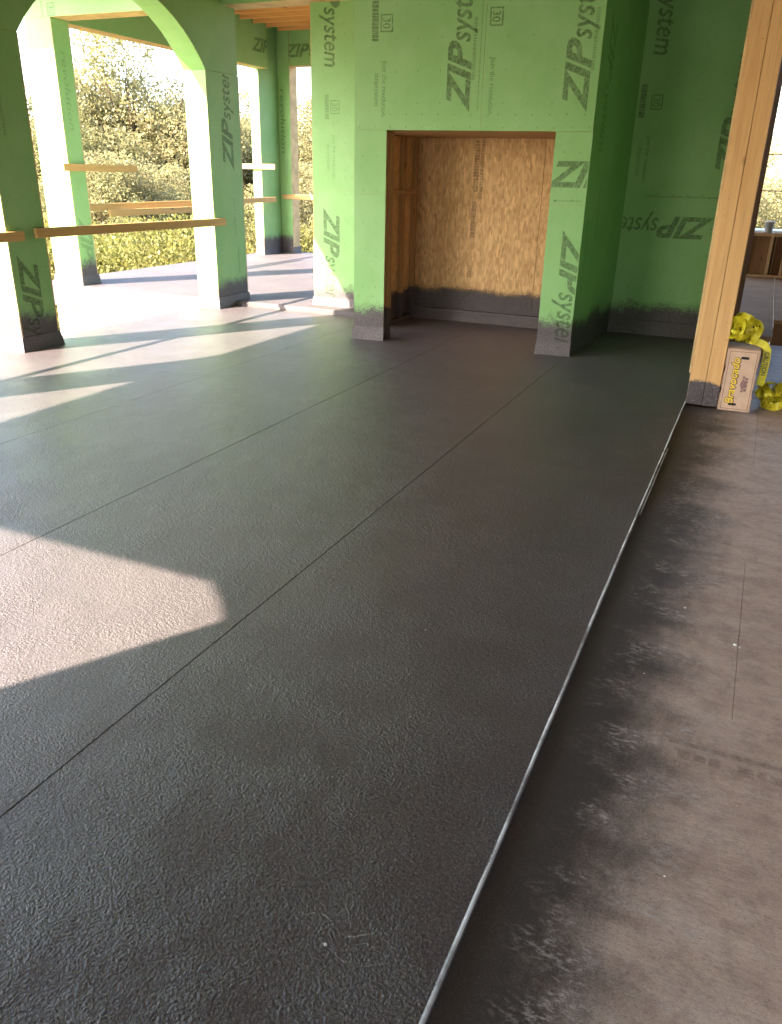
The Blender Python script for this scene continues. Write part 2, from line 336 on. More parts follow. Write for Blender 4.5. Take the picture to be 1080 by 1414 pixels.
FX = [-.351, -1.55, -2.79, -4.03, -5.27, -6.29]
fl = thing('floor', (-3, 4, 0), 'black rubbery coated floor sheets with straight seams', 'floor', kind='structure')
prism('floor_bed', [(-6.285, -1.1), (-.352, -1.1), (-.352, 9.33), (-6.285, 9.33)], -.16, -.012, 'deck', fl)
joints = [[-1.12, 1.98, 4.42, 6.86, 9.30], [-1.12, .86, 3.29, 5.73, 9.30], [-1.12, 2.0, 4.44, 6.9, 9.30], [-1.12, .9, 3.3, 5.8, 8.54], [-1.12, 2.1, 4.5, 7.0, 8.54]]
for i in range(5):
    for j in range(4):
        g = .0001
        y0, y1 = joints[i][j], joints[i][j + 1]
        x0, x1, e, zt = FX[i + 1] + g, FX[i] - g, (.0026 if i < 3 else .0008), random.uniform(-.0002, .0002)
        bm = bmesh.new(); prof = [(x0, -.0118), (x1, -.0118), (x1, zt - e), (x1 - e, zt), (x0 + e, zt), (x0, zt - e)]
        A, B = [[bm.verts.new((x, y, z)) for x, z in prof] for y in (y0 + .0001, y1 - .0001)]
        bm.faces.new(A); bm.faces.new(B[::-1])
        for k in range(6): bm.faces.new((A[k], B[k], B[(k + 1) % 6], A[(k + 1) % 6]))
        bmesh.ops.recalc_face_normals(bm, faces=bm.faces); frommb('floor_sheet', bm, 'floor', fl)
box('foundation_wall', -6.27, -6.02, -1.1, 8.5, -4.5, -.165, 'concrete'); tag(bpy.data.objects['foundation_wall'], 'pale wall below the edge of the coated floor', 'wall')

sf = thing('subfloor', (.3, 3, -.02), 'bare brown wood panel floor with black overspray', 'floor', kind='structure')
ys = [-1.1, .02, 2.36, 3.63, 6.9, 9.6]
for x0, x1, y0, y1 in ((-.352, 1.39, -1.1, 2.36), (-.352, .172, 2.36, 3.63), (.172, 1.39, 2.36, 3.63), (-.352, 1.39, 3.63, 5.03), (-.352, .172, 5.03, 6.35), (.172, 1.39, 5.03, 9.4),
                       (1.39, 2.6, -1.1, 2.36), (1.39, 2.6, 2.36, 5.03), (1.39, 2.6, 5.03, 9.4)):
    box('subfloor_panel', x0 + .0008, x1 - .0008, y0 + .0001, y1 - .0001, -.045, -.0205, 'subfloor', sf, .0005)
box('subfloor_panel', -.12, .1708, 6.352, 9.4, -.045, -.0206, 'subfloor', sf, .002)
box('subfloor_bed', -.355, 2.6, -1.1, 9.4, -.2, -.046, 'brown', sf, 0)

dk = thing('deck', (-7, 11, 0), 'grey coated porch deck beyond the arches', 'deck', kind='structure')
prism('deck_slab', [(-9.28, 8.56), (-4.2, 8.56), (-4.2, 14.9), (-9.28, 14.9)], -.25, .055, 'deck', dk, .012)
box('deck_fascia', -9.02, -6.3, 8.60, 8.8, -4.6, -.252, 'concrete', dk, 0)
for k in range(4): box('deck_fascia_board', -8.48 + k * .55, -7.94 + k * .55, 8.545, 8.5585, -2.6, .03, 'concrete', dk, .002)
box('deck_fascia', -9.2, -9.0, 8.9, 14.8, -4.6, -.252, 'concrete', dk, 0)

tag(box('bounce_slab', -7, 7, -14, -1.15, -.3, -.06, 'concrete'), 'unseen pale slab added outside the arcade to bounce light', 'bounce_slab', kind='structure')  # unseen slab added to bounce sunlight in through the opening
# ---------------------------------------------------------------- metal edge along the coated floor
def edge_strip(name, y0, y1, x0, w, z, label):
    n = max(4, int((y1 - y0) / .05)); bm = bmesh.new(); rows = []
    for i in range(n + 1):
        y = y0 + (y1 - y0) * i / n; dx = .0010 * math.sin(y * 1.3) + .0004 * math.sin(y * 9); k = 1 + .12 * math.sin(y * 2.3 + 1)
        rows.append([bm.verts.new((x0 + dx + a, y, z + b)) for a, b in ((-w * k, -.002), (-w * .45 * k, .0018), (-.0025, .0028), (0, .0020), (.0012, -.022))])
    for p, q in zip(rows, rows[1:]):
        for i in range(4): bm.faces.new((p[i], p[i + 1], q[i + 1], q[i]))
    bmesh.ops.recalc_face_normals(bm, faces=bm.faces); tag(frommb(name, bm, 'trim'), label, 'metal edge')
edge_strip('edge_strip', .2, 4.02, -.347, .012, .0005, 'long pale metal strip edging the black floor beside brown panels')
edge_strip('edge_strip', 4.02, 6.39, -.347, .010, .0005, 'pale metal edge strip running up to the wooden post')
edge_strip('edge_strip', 3.92, 5.12, -.334, .009, -.004, 'short second strip lapped against the pale metal floor edge')

# ---------------------------------------------------------------- columns and arches
def base_skirt(parent, x0, x1, y0, y1, z, h=.13, d=.028, mat='deck'):
    prism('base_flashing', [(x0 - d, y0 - d), (x1 + d, y0 - d), (x1 + d, y1 + d), (x0 - d, y1 + d)], z - .004, z + h, mat, parent,
          top=[(x0 - .009, y0 - .009), (x1 + .009, y0 - .009), (x1 + .009, y1 + .009), (x0 - .009, y1 + .009)])
def column(x0, x1, y0, y1, z0, z1, label, mat='sheath', group=None, zb=None):
    t = thing('sheathed_column', ((x0 + x1) / 2, (y0 + y1) / 2, z0), label, 'column', group)
    S = Wall(x0, y0, 1, 0); Eo = Wall(x1, y0, 0, 1); N = Wall(x1, y1, -1, 0); Wt = Wall(x0, y1, 0, -1)
    T = .011
    panel(S, -T, x1 - x0 + T, z0, z1, t, T, mat); panel(Eo, 0, y1 - y0, z0, z1, t, T, mat); panel(N, -T, x1 - x0 + T, z0, z1, t, T, mat); panel(Wt, 0, y1 - y0, z0, z1, t, T, mat)
    prism('core', [(x0 + .001, y0 + .001), (x1 - .001, y0 + .001), (x1 - .001, y1 - .001), (x0 + .001, y1 - .001)], z0 + .002, z1 - .002, 'stud_raw', t)
    base_skirt(t, x0 - T, x1 + T, y0 - T, y1 + T, z0 if zb is None else zb)
    return t, S, Eo
XA, XB = -6.26, -5.981      # the arcade wall (panels add 11 mm)
CZ = 2.58
cols_y = [(2.2, 2.74), (5.25, 5.66), (8.245, 8.86)]
t0, _, _ = column(XA, XB, *cols_y[0], 0, CZ, 'green sheathed column whose rail runs to the column with black base', group=None)
t1, S1, E1 = column(XA, XB, *cols_y[1], 0, CZ, 'green sheathed column with dark ZIP lettering low on its shaded side')
t2, S2, E2 = column(XA, XB, *cols_y[2], 0, CZ, 'wide green sheathed column standing where the coated floor meets the porch deck')
column(XA, XB, -1.14, -.80, 0, CZ, 'green sheathed corner column between the two arcades')
stamp(E1, LOGO, .07, .84, -90, t1, 'ink', (0.01, .40, .05, 2.5));
stamp(E1, bars(.5, .03), .12, 2.3, -90, t1, 'ink_faint', (.01, .4, 1.1, 2.5)); marks(E1, 0, .41, .3, 2.5, t1, .14, .3)
stamp(E2, LOGO, .44, 1.56, 90, t2, 'ink', (0.01, .60, .05, 2.57)); stamp(E2, JOIN, .40, 1.25, -90, t2, 'ink_faint'); marks(E2, 0, .6, .3, 2.5, t2, .16, .3)
stamp(E2, bars(.3, .03), .44, .7, -90, t2, 'ink_faint')

def arch_pts(y0, y1, zs, rise, n=18):
    c, a = (y0 + y1) / 2, (y1 - y0) / 2; R = (a * a + rise * rise) / (2 * rise); zc = zs + rise - R
    th = math.asin(a / R); return [(c - R * math.sin(th - 2 * th * i / n), zc + R * math.cos(th - 2 * th * i / n)) for i in range(n + 1)]
def arch_header(y0, y1, yl, yr, ztop, label):
    t = thing('arch_header', ((XA + XB) / 2, (y0 + y1) / 2, CZ), label, 'arch'); pts = arch_pts(y0, y1, CZ + .002, .64)
    out = [(yl, CZ + .002)] + pts + [(yr, CZ + .002), (yr, ztop), (yl, ztop)]
    for w, sgn in ((Wall(XB, 0, 0, 1), 1), (Wall(XA, 0, 0, -1), -1)):
        # one sheet each side, split at the crown
        cy = (y0 + y1) / 2
        for half in (0, 1):
            if half == 0: pl = [(yl, CZ + .002)] + pts[:10] + [(cy, ztop), (yl, ztop)]
            else: pl = pts[9:] + [(yr, CZ + .002), (yr, ztop), (cy + .003, ztop)]; pl[0] = (cy + .003, pl[0][1])
            if sgn < 0: pl = [(-a, z) for a, z in pl][::-1]
            panel(w, 0, 0, 0, 0, t, .011, 'sheath', poly=pl)
    prism('core', [(XA + .002, y1 + .003 if yr > 8 else yl + .02), (XB - .002, y1 + .003 if yr > 8 else yl + .02), (XB - .002, yr - .02 if yr > 8 else yl + .36), (XA + .002, yr - .02 if yr > 8 else yl + .36)], CZ - .0015, ztop - .01, 'stud_raw', t)  # hidden core added to stop light leaking in above the columns
    if yr > 8: prism('core', [(XA + .002, yl + .005), (XB - .002, yl + .005), (XB - .002, y0 - .003), (XA + .002, y0 - .003)], CZ - .0015, ztop - .01, 'stud_raw', t)
    # curved soffit of short strips
    for k in range(0, 18, 3):
        bm = bmesh.new(); rows = []
        for i in range(k, k + 4):
            y, z = pts[i]; rows.append([bm.verts.new((x, y + (.002 if i == k else 0), z + dz)) for dz in (-.006, .012) for x in (XA - .009, XB + .0085)])
        for p, q in zip(rows, rows[1:]):
            for i, j in ((0, 1), (1, 3), (3, 2), (2, 0)): bm.faces.new((p[i], p[j], q[j], q[i]))
        bm.faces.new((rows[0][0], rows[0][2], rows[0][3], rows[0][1])); bm.faces.new((rows[-1][0], rows[-1][1], rows[-1][3], rows[-1][2]))
        bmesh.ops.recalc_face_normals(bm, faces=bm.faces); frommb('soffit_strip', bm, 'sheath', t)
    return t
arch_header(5.66, 8.245, 5.25, 8.86, 3.76, 'green arched header over the opening to the oak trees')
arch_header(2.74, 5.25, 2.2, 5.248, 3.76, 'green arched header above the shorter floor rail')
arch_header(-.80, 2.2, -1.14, 2.198, 3.76, 'green arched header at the corner of the two arcades')

# outer porch columns and beams
t3, S3, E3 = column(-8.98, -8.515, 8.632, 8.91, .055, 3.25, 'narrow sunlit green post at the open corner of the porch deck', 'sheath_far')
stamp(E3, text_fit('revolution', .9, .1, .2), .09, 2.9, -90, t3, 'ink_faint', (0, .27, .3, 3.2)); stamp(E3, LOGO, .05, .95, -90, t3, 'ink_faint', (0, .27, .3, 3.2))
# sheathing running on below the deck in front of the corner post, with an irregular dark strip on it
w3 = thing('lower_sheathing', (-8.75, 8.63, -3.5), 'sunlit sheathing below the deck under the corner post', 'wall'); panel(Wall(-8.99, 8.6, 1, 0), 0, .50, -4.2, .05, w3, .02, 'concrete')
pat = [(x, z) for x, z in [(.0, .0), (.07, .02), (.09, -.9), (.06, -.92), (.05, -.5), (.01, -.3)]]
stamp(Wall(-8.99, 8.6, 1, 0), (np.array([(x, z, 0) for x, z in pat]), [(0, 5, 4, 3, 2, 1)]), .30, -.02, 0, w3, 'ink', None, .02, 'dark_strip', .003)

def lcolumn():
    t = thing('corner_column', (-8.9, 14.3, .055), 'far corner green column with rails on both sides of the porch', 'column'); z0, z1 = .055, 4.05; T = .011; m = 'sheath_far'
    prism('core', [(-9.10, 13.90), (-8.93, 13.90), (-8.93, 14.56), (-8.66, 14.56), (-8.66, 14.82), (-9.10, 14.82)], z0, z1, 'osb_edge', t)
    panel(Wall(-9.10, 13.90, 1, 0), -T, .17 + T, z0, z1, t, T, m); e = Wall(-8.93, 13.90, 0, 1); panel(e, 0, .66, z0, z1, t, T, m)
    s = Wall(-8.93, 14.56, 1, 0); panel(s, T, .27, z0, z1, t, T, m); panel(Wall(-9.10, 14.82, 0, -1), 0, .92, z0, z1, t, T, m)
    base_skirt(t, -9.10, -8.93, 13.90, 14.56, z0, .12, .02); base_skirt(t, -8.92, -8.66, 14.57, 14.82, z0, .12, .02)
    stamp(s, text_fit('revolution', 1.1, .1, .15), .06, 3.0, -90, t, 'ink', (0.012, .27, .3, 3.9))
lcolumn()
def beam(name, w, a1, z0, z1, depth, label, mat='sheath_far', logos=()):
    t = thing(name, w.P(a1 / 2, z0), label, 'beam'); step = 2.44; a = 0
    while a < a1 - .01: panel(w, a, min(a + step, a1), z0, z1, t, .011, mat); a += step
    bm = bmesh.new(); p = [w.P(x, z, b) for x in (0, a1) for z in (z0, z1) for b in (-.001, -depth)]
    v = [bm.verts.new(q) for q in p]
    for f in ((0, 2, 3, 1), (4, 5, 7, 6), (0, 1, 5, 4), (2, 6, 7, 3), (0, 4, 6, 2), (1, 3, 7, 5)): bm.faces.new([v[i] for i in f])
    bmesh.ops.recalc_face_normals(bm, faces=bm.faces); frommb('core', bm, 'osb_edge', t)
    return t
wx = Wall(-9.0, 8.64, 1, 0); bx = beam('cross_beam', wx, 5.0, 3.252, 3.9, .30, 'green sheathed beam crossing from the corner post to the chimney')
thirty(wx, .46, 3.40, -90, bx, 'ink', None); stamp(wx, bars(.25, .035), .36, 3.42, -90, bx, 'ink_faint'); marks(wx, .5, 3.0, 3.26, 3.9, bx, .25, .3)
wo = Wall(-8.72, 8.945, 0, 1); bo = beam('edge_beam', wo, 4.95, 3.262, 4.0, .25, 'green sheathed beam along the outer side of the porch')
stamp(wo, LOGO, .5, 3.5, 0, bo, 'ink_faint'); stamp(wo, LOGO, 2.3, 3.5, 0, bo, 'ink_faint'); stamp(wo, LOGO, 4.45, 3.5, 0, bo, 'ink', (0, 4.94, 3.3, 4))
wf = Wall(-8.645, 14.55, 1, 0); bf = beam('end_beam', wf, 4.5, 3.372, 4.05, .22, 'green sheathed beam with ZIPsystem lettering across the far end of the porch')
stamp(wf, LOGO, -.13, 3.52, 0, bf, 'ink', (0.002, 2, 3.3, 4.05)); marks(wf, 0, 3, 3.4, 4.0, bf, .3, .25)

# ---------------------------------------------------------------- guard rails
def rail(x0, x1, y0, y1, z0, z1, label, mat='rail', tilt=0):
    bm = bmesh.new(); addbox(bm, x0, x1, y0, y1, z0, z1)
    for v in bm.verts:
        s = ((v.co.y - y0) / (y1 - y0)) if (y1 - y0) > (x1 - x0) else ((v.co.x - x0) / (x1 - x0)); v.co.z += tilt * s
    tag(frommb('guard_rail', bm, mat, None, .003), label, 'rail')
rail(-5.968, -5.93, 5.535, 8.42, .968, 1.052, 'pale timber rail spanning the arch between two green columns', tilt=-.012)
rail(-5.968, -5.93, 2.35, 5.40, .955, 1.035, 'timber rail ending partway across the column with black base')
rail(-8.50, -8.462, 8.5, 9.9, 1.51, 1.60, 'short upper timber board nailed across the porch corner post')
rail(-8.69, -8.652, 9.0, 13.95, 1.0, 1.09, 'long timber rail along the outer side of the porch deck', tilt=.03)
rail(-8.497, -8.459, 9.25, 12.4, .93, 1.02, 'lower doubled timber rail beside the porch deck edge')
rail(-9.35, -8.60, 13.84, 13.878, 1.60, 1.69, 'sunlit board nailed across the far corner column', 'railx')
rail(-8.86, -6.5, 14.50, 14.538, 1.07, 1.16, 'sunlit timber rail along the far end of the porch', 'railx')

# ---------------------------------------------------------------- chimney with firebox
CL, CR = Vector((-3.70, 7.385)), Vector((-1.535, 7.63)); CU = (CR - CL).normalized(); CLEN = (CR - CL).length
wc = Wall(CL.x, CL.y, CU.x, CU.y); CT = 3.76; OT = 1.937; OL, OR = .318, 1.868; T = .011
ch = thing('chimney', (-2.6, 8.2, 0), 'green sheathed chimney with a tall open firebox', 'chimney')
panel(wc, 0, 1.195, OT, CT, ch); panel(wc, 1.195, CLEN + .004, OT, CT, ch)
panel(wc, 0, OL, 1.38, OT, ch); panel(wc, 0, OL, 0, 1.38, ch); panel(wc, OR, CLEN + .008, 1.345, OT, ch); panel(wc, OR, CLEN + .008, 0, 1.345, ch)
def cp(a, b): v = wc.P(a, 0, -b); return (v.x, v.y)
BD = 9.045
prism('pier_core', [cp(.002, .001), cp(OL - .002, .001), cp(OL - .002, .09), cp(.002, .09)], .01, OT, 'stud', ch)
prism('pier_core', [cp(OR + .002, .001), cp(CLEN - .014, .001), (-1.50, 9.2), (-1.80, 9.2)], .01, OT, 'stud', ch)
prism('header_core', [cp(.002, .001), cp(CLEN - .014, .001), (-1.50, 9.0), (-3.78, 9.0), (-3.78, 8.6), cp(.002, .12)], OT + .002, CT, 'stud', ch)
ws = Wall(-1.546, 7.645, .085, 1.66); panel(ws, 0, .82, 0, CT, ch, .011); panel(ws, .82, 1.66, 0, CT, ch, .011)
# thin board edge proud of the corner
panel(Wall(-1.536, 7.624, .06, 1), 0, .012, OT - .3, CT, ch, .004, 'osb_edge')
box('leak_backing', -3.82, -1.5, 9.062, 9.10, .01, CT, 'brown', ch, 0)  # unseen board added to stop daylight leaking through the back board joint
# firebox: back boards, jamb studs, blocking, side sheathing
wb = Wall(-3.76, BD, 1, 0)
panel(wb, 0, 1.475, .10, 2.3, ch, .011, 'osb', 'osb_edge', 'back_board', .002); panel(wb, 1.477, 2.24, .10, 2.3, ch, .011, 'osb', 'osb_edge', 'back_board')
stamp(wb, bars(.5, .055), .70, 1.92, -90, ch, 'ink_brown'); stamp(wb, bars(.6, .04), .77, 1.95, -90, ch, 'ink_brown'); stamp(wb, bars(.35, .06), .69, 1.3, -90, ch, 'ink_brown'); stamp(wb, bars(.12, .05), .68, .62, -90, ch, 'ink_brown')
stamp(wb, (np.array([(0, 0, 0), (.018, 0, 0), (.026, .13, 0), (.012, .13, 0)]), [(0, 1, 2, 3)]), .54, 1.28, 0, ch, 'ink_brown')
prism('cant_strip', [(-3.75, 8.93), (-1.80, 8.93), (-1.80, 9.03), (-3.75, 9.03)], -.002, .10, 'deck', ch, top=[(-3.75, 8.985), (-1.80, 8.985), (-1.80, 9.03), (-3.75, 9.03)])
prism('cant_cap', [(-3.75, 8.975), (-1.80, 8.975), (-1.80, 9.034), (-3.75, 9.034)], .101, .118, 'deck', ch)
box('jamb_stud', -3.475, -3.388, 7.505, 7.60, .003, OT, 'stud', ch)
for y in (8.28, 8.62, 8.955): box('wall_stud', -3.762, -3.70, y - .02, y + .02, .041, OT, 'stud', ch)
box('sill_plate', -3.762, -3.698, 8.26, 8.975, .002, .040, 'stud', ch)
for y in (8.302, 8.642): box('blocking', -3.762, -3.702, y, y + .295, 1.37, 1.41, 'stud', ch)
panel(Wall(-3.775, 8.0, 0, 1), 0, 1.04, .0, 2.3, ch, .011, 'osb', 'osb_edge', 'side_board')
# coated feet
for a0, a1 in ((-.01, OL + .004), (OR - .004, CLEN + .012)):
    prism('base_flashing', [cp(a0 - .006, -.035), cp(a1 + .003, -.035), cp(a1, .02), cp(a0, .02)], -.003, .125, 'deck', ch, top=[cp(a0, -.0125), cp(a1, -.0125), cp(a1, .02), cp(a0, .02)])
# lettering
UL, UR = (0.004, 1.19, OT, CT), (1.2, CLEN, OT, CT)
stamp(wc, LOGO, 1.075, 2.085, 90, ch, 'ink', UL); stamp(wc, LOGO, 2.10, 2.085, 90, ch, 'ink', UR)
thirty(wc, .245, 2.86, -90, ch); stamp(wc, bars(.30, .06), .165, 2.96, -90, ch); stamp(wc, JOIN, .265, 2.50, -90, ch); stamp(wc, HASH, .195, 2.40, -90, ch)
thirty(wc, 1.225, 2.885, -90, ch); stamp(wc, JOIN, 1.255, 2.515, -90, ch)
stamp(wc, bars(1.2, .012), 1.165, 2.1, 90, ch, 'ink_faint'); stamp(wc, bars(.45, .03), 1.12, 2.34, 90, ch, 'ink_faint'); stamp(wc, bars(.45, .03), 2.14, 2.40, 90, ch, 'ink_faint')
marks(wc, .30, 1.15, OT + .1, CT, ch, .21, .255); marks(wc, 1.3, 2.15, OT + .1, CT, ch, .21, .255); marks(wc, .0, CLEN, OT, OT + .1, ch, .15, 1)
stamp(wc, LOGO, 1.815, 1.497, 0, ch, 'ink', (OR + .003, CLEN, 1.35, OT)); stamp(wc, LOGO, 2.025, 1.13, -90, ch, 'ink', (OR + .003, CLEN, .1, 1.34))
marks(wc, OR, CLEN, 1.35, 1.9, ch, .14, .3); marks(wc, 0, OL, .4, 1.9, ch, .14, .3); stamp(wc, bars(.25, .012), OR + .03, 1.37, 0, ch, 'ink_faint')
stamp(ws, LOGO, .25, 2.9, -90, ch, 'ink_faint'); stamp(ws, bars(.5, .03), .5, 1.5, -90, ch, 'ink_faint'); stamp(ws, bars(.6, .03), .18, 1.2, -90, ch, 'ink_faint')

# wing wall beside the chimney
ww = Wall(-4.965, 8.83, 1, 0); wg = thing('wing_wall', (-4.4, 8.9, .055), 'green sheathed wall with a sunlit corner beside the chimney', 'wall')
panel(ww, 0, 1.15, .0, 1.385, wg); panel(ww, 0, 1.15, 1.385, CT, wg)
prism('core', [(-4.965, 8.832), (-3.82, 8.832), (-3.82, 9.03), (-4.965, 9.03)], .0, CT - .002, 'stud', wg); panel(Wall(-4.965, 9.03, 0, -1), 0, .2, .05, CT, wg)
prism('base_flashing', [(-5.0, 8.785), (-3.82, 8.785), (-3.82, 8.82), (-5.0, 8.82)], -.003, .16, 'deck', wg, top=[(-4.98, 8.817), (-3.82, 8.817), (-3.82, 8.822), (-4.98, 8.822)])
stamp(ww, LOGO, .16, 3.75, -90, wg, 'ink', (0, .5, 1.4, CT)); stamp(ww, LOGO, .145, 1.19, -90, wg, 'ink', (0, .5, .1, 1.38))
thirty(ww, .24, 2.31, -90, wg, 'ink_faint'); stamp(ww, bars(.24, .05), .17, 2.365, -90, wg, 'ink_faint'); stamp(ww, JOIN, .265, 1.96, -90, wg, 'ink_faint'); stamp(ww, HASH, .19, 1.86, -90, wg, 'ink_faint'); marks(ww, .33, .55, .4, 3.4, wg, .2, .27)

# recess wall between chimney and post
wr = Wall(-1.455, 9.31, 1, 0); rw = thing('recess_wall', (-.9, 9.35, 0), 'shaded green wall in the recess behind the wooden post', 'wall')
panel(wr, -.1, 1.12, 0, 1.385, rw); panel(wr, -.1, 1.12, 1.385, CT, rw); prism('core', [(-1.5, 9.312), (-.335, 9.312), (-.335, 9.40), (-1.5, 9.40)], 0, CT - .002, 'stud', rw)
prism('cant_strip', [(-1.45, 9.20), (-.35, 9.20), (-.35, 9.297), (-1.45, 9.297)], -.003, .14, 'deck', rw, top=[(-1.45, 9.27), (-.35, 9.27), (-.35, 9.297), (-1.45, 9.297)])
stamp(wr, LOGO, .93, 1.21, 180, rw, 'ink', (0.012, 1.1, .1, 1.38)); stamp(wr, LOGO, .095, 3.82, -90, rw, 'ink', (0, 1.1, 1.4, CT)); stamp(wr, LOGO, 1.055, 1.59, 90, rw, 'ink', (0, 1.12, 1.4, CT))
thirty(wr, .14, 2.36, -90, rw); stamp(wr, bars(.3, .06), .03, 2.45, -90, rw); stamp(wr, JOIN, .15, 1.98, -90, rw); stamp(wr, HASH, .075, 1.875, -90, rw)
marks(wr, .28, 1.12, 1.4, 3.6, rw, .22, .255); marks(wr, .1, 1.12, .45, 1.3, rw, .24, .27); stamp(wr, bars(.8, .02), .2, 1.40, 0, rw, 'ink_faint')

# lumber post and partition wall
ps = thing('lumber_post', (-.235, 6.47, 0), 'doubled pine post with a black coated foot', 'post')
box('lumber_ply', -.346, -.2305, 6.40, 6.535, -.018, CT, 'post', ps, .003); box('lumber_ply', -.2285, -.122, 6.402, 6.535, -.018, CT, 'post', ps, .003)
box('sheathing_edge', -.361, -.348, 6.412, 6.54, .22, CT, 'osb_edge', ps, .001)
pw = thing('partition_wall', (-.24, 8, 0), 'dark brown framed wall behind the pine post', 'wall')
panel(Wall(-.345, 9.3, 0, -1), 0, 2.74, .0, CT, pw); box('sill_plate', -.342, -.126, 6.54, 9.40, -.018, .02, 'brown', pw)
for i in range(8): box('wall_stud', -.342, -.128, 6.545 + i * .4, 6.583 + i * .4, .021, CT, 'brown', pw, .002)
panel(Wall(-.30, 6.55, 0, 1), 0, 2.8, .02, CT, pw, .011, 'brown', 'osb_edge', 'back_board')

# ---------------------------------------------------------------- room beyond the post
ld = thing('landing', (.1, 11, .0), 'grey plywood landing one step up beyond the post', 'landing')
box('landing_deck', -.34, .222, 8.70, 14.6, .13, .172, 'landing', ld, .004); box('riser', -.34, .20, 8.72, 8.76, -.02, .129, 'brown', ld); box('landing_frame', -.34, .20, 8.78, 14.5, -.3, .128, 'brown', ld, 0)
box('landing_deck', .232, 2.6, 9.9, 14.6, .13, .170, 'landing', ld, .004); box('riser', .24, 2.6, 9.93, 9.97, -.2, .129, 'brown', ld)
kw = thing('knee_wall', (.3, 14.55, .17), 'low stud wall under the window opening past the landing', 'wall')
box('bottom_plate', -.6, 2.6, 14.5, 14.59, .173, .211, 'stud_raw', kw); box('top_plate', -.6, 2.6, 14.5, 14.59, .79, .845, 'stud_raw', kw)
for i, x in enumerate((-.30, .055, .10, .27, .67, 1.07, 1.47)): box('wall_stud', x, x + (.09 if i == 1 else .038), 14.503, 14.587, .212, .789, 'stud_raw', kw)
panel(Wall(-.6, 14.605, 1, 0), 0, 3.2, .17, .85, kw, .011, 'brown', 'osb_edge', 'back_board')
pp = thing('parapet', (0, 16.6, -3), 'sunlit pale ledge outside the window opening', 'wall'); box('ledge_wall', -3, 4, 16.3, 16.8, -4, .72, 'concrete', pp, .01); box('ledge_cap', -3.05, 4.05, 16.25, 16.86, .722, .80, 'concrete', pp, .008)
pl = thing('plastic_pail', (-.02, 14.55, .846), 'small grey pail standing on the low stud wall', 'pail')
bm = bmesh.new(); bmesh.ops.create_cone(bm, cap_ends=True, segments=20, radius1=.055, radius2=.068, depth=.15, matrix=Matrix.Translation((-.0, 14.55, .921))); frommb('pail_body', bm, 'grey', pl)
bm = bmesh.new(); bmesh.ops.create_cone(bm, cap_ends=True, segments=20, radius1=.073, radius2=.073, depth=.02, matrix=Matrix.Translation((-.0, 14.55, 1.0065))); frommb('pail_lid', bm, 'concrete', pl)
cb = thing('cable_rail', (0, 16.5, .8), 'dark thin bars outside the window opening', 'railing')
for z in (1.43, 2.02): box('cable', -3, 4, 16.50, 16.512, z, z + .018, 'steel', cb, 0)
for x in (-2.5, 1.0, 3.6): box('rail_post', x, x + .04, 16.48, 16.53, .801, 2.1, 'steel', cb, 0)

# ---------------------------------------------------------------- enclosing walls and ceilings (mostly out of view)
sw = thing('arcade_wall', (-2, -1, 0), 'sheathed wall with an arched opening letting sun onto the floor', 'wall')
SY0, SY1 = -1.14, -.84
prism('wall_section', [(-3.36, SY0), (.05, SY0), (.05, SY1), (-3.36, SY1)], 0, 3.755, 'sheath', sw)
box('header', .05, 2.4, SY0, SY1, 2.5, 3.755, 'sheath', sw, 0); box('wall_section', 2.4, 2.6, SY0, SY1, -.02, 3.755, 'sheath', sw, 0)  # out-of-view opening, its size set for the light on the brown floor
box('wall_section', -5.96, -5.7, SY0, SY1, 0, 3.755, 'sheath', sw, 0)
bm = bmesh.new(); prof = [(-5.7, 2.75), (-5.45, 2.95), (-5.2, 3.0), (-3.90, 3.0), (-3.71, 2.905), (-3.535, 2.80), (-3.365, 2.75), (-3.36, 3.755), (-5.7, 3.755)]
a = [bm.verts.new((x, SY0, z)) for x, z in prof]; b = [bm.verts.new((x, SY1, z)) for x, z in prof]; bm.faces.new(a); bm.faces.new(b[::-1])
for i in range(len(prof)): bm.faces.new((a[i], b[i], b[(i + 1) % len(prof)], a[(i + 1) % len(prof)]))
bmesh.ops.recalc_face_normals(bm, faces=bm.faces); frommb('arched_header', bm, 'sheath', sw)
ew = thing('side_wall', (2.6, 6, 0), 'dark brown framed wall enclosing the brown floor, partly added to block light', 'wall')
box('wall_section', 2.6, 2.75, -1.1, 1.2, -.2, 3.755, 'brown', ew, 0); box('wall_section', 2.6, 2.75, 1.2, 14.6, -.2, 3.755, 'brown', ew, 0)  # unseen wall, kept dark and run on past the landing to cut light
box('wall_section', .95, 1.05, 6.9, 9.9, -.02, 3.755, 'brown', ew, 0)  # unseen wall added to keep light off the floor behind the post
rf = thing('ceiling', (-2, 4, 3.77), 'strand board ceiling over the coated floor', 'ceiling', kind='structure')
prism('ceiling_sheet', [(-6.98, -1.75), (-2.95, -1.75), (-2.95, -5.3), (3.2, -5.3), (3.2, 15.3), (-4.1, 15.3), (-4.1, 8.62), (-6.98, 8.62)], 3.765, 3.95, 'ceiling', rf)  # unseen; the overhang past the arcade is added to block direct sun
pr = thing('porch_roof', (-7, 11.5, 3.9), 'timber joists and boards roofing the porch', 'roof')
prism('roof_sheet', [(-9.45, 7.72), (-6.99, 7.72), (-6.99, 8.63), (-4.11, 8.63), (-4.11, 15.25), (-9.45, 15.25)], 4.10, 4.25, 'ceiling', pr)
for i in range(14): box('joist', -8.7, -4.4, 8.99 + i * .405, 9.028 + i * .405, 3.90, 4.098, 'joist', pr, .003)
box('fascia_board', -9.45, -7.0, 7.70, 7.74, 3.70, 4.098, 'stud_raw', pr)

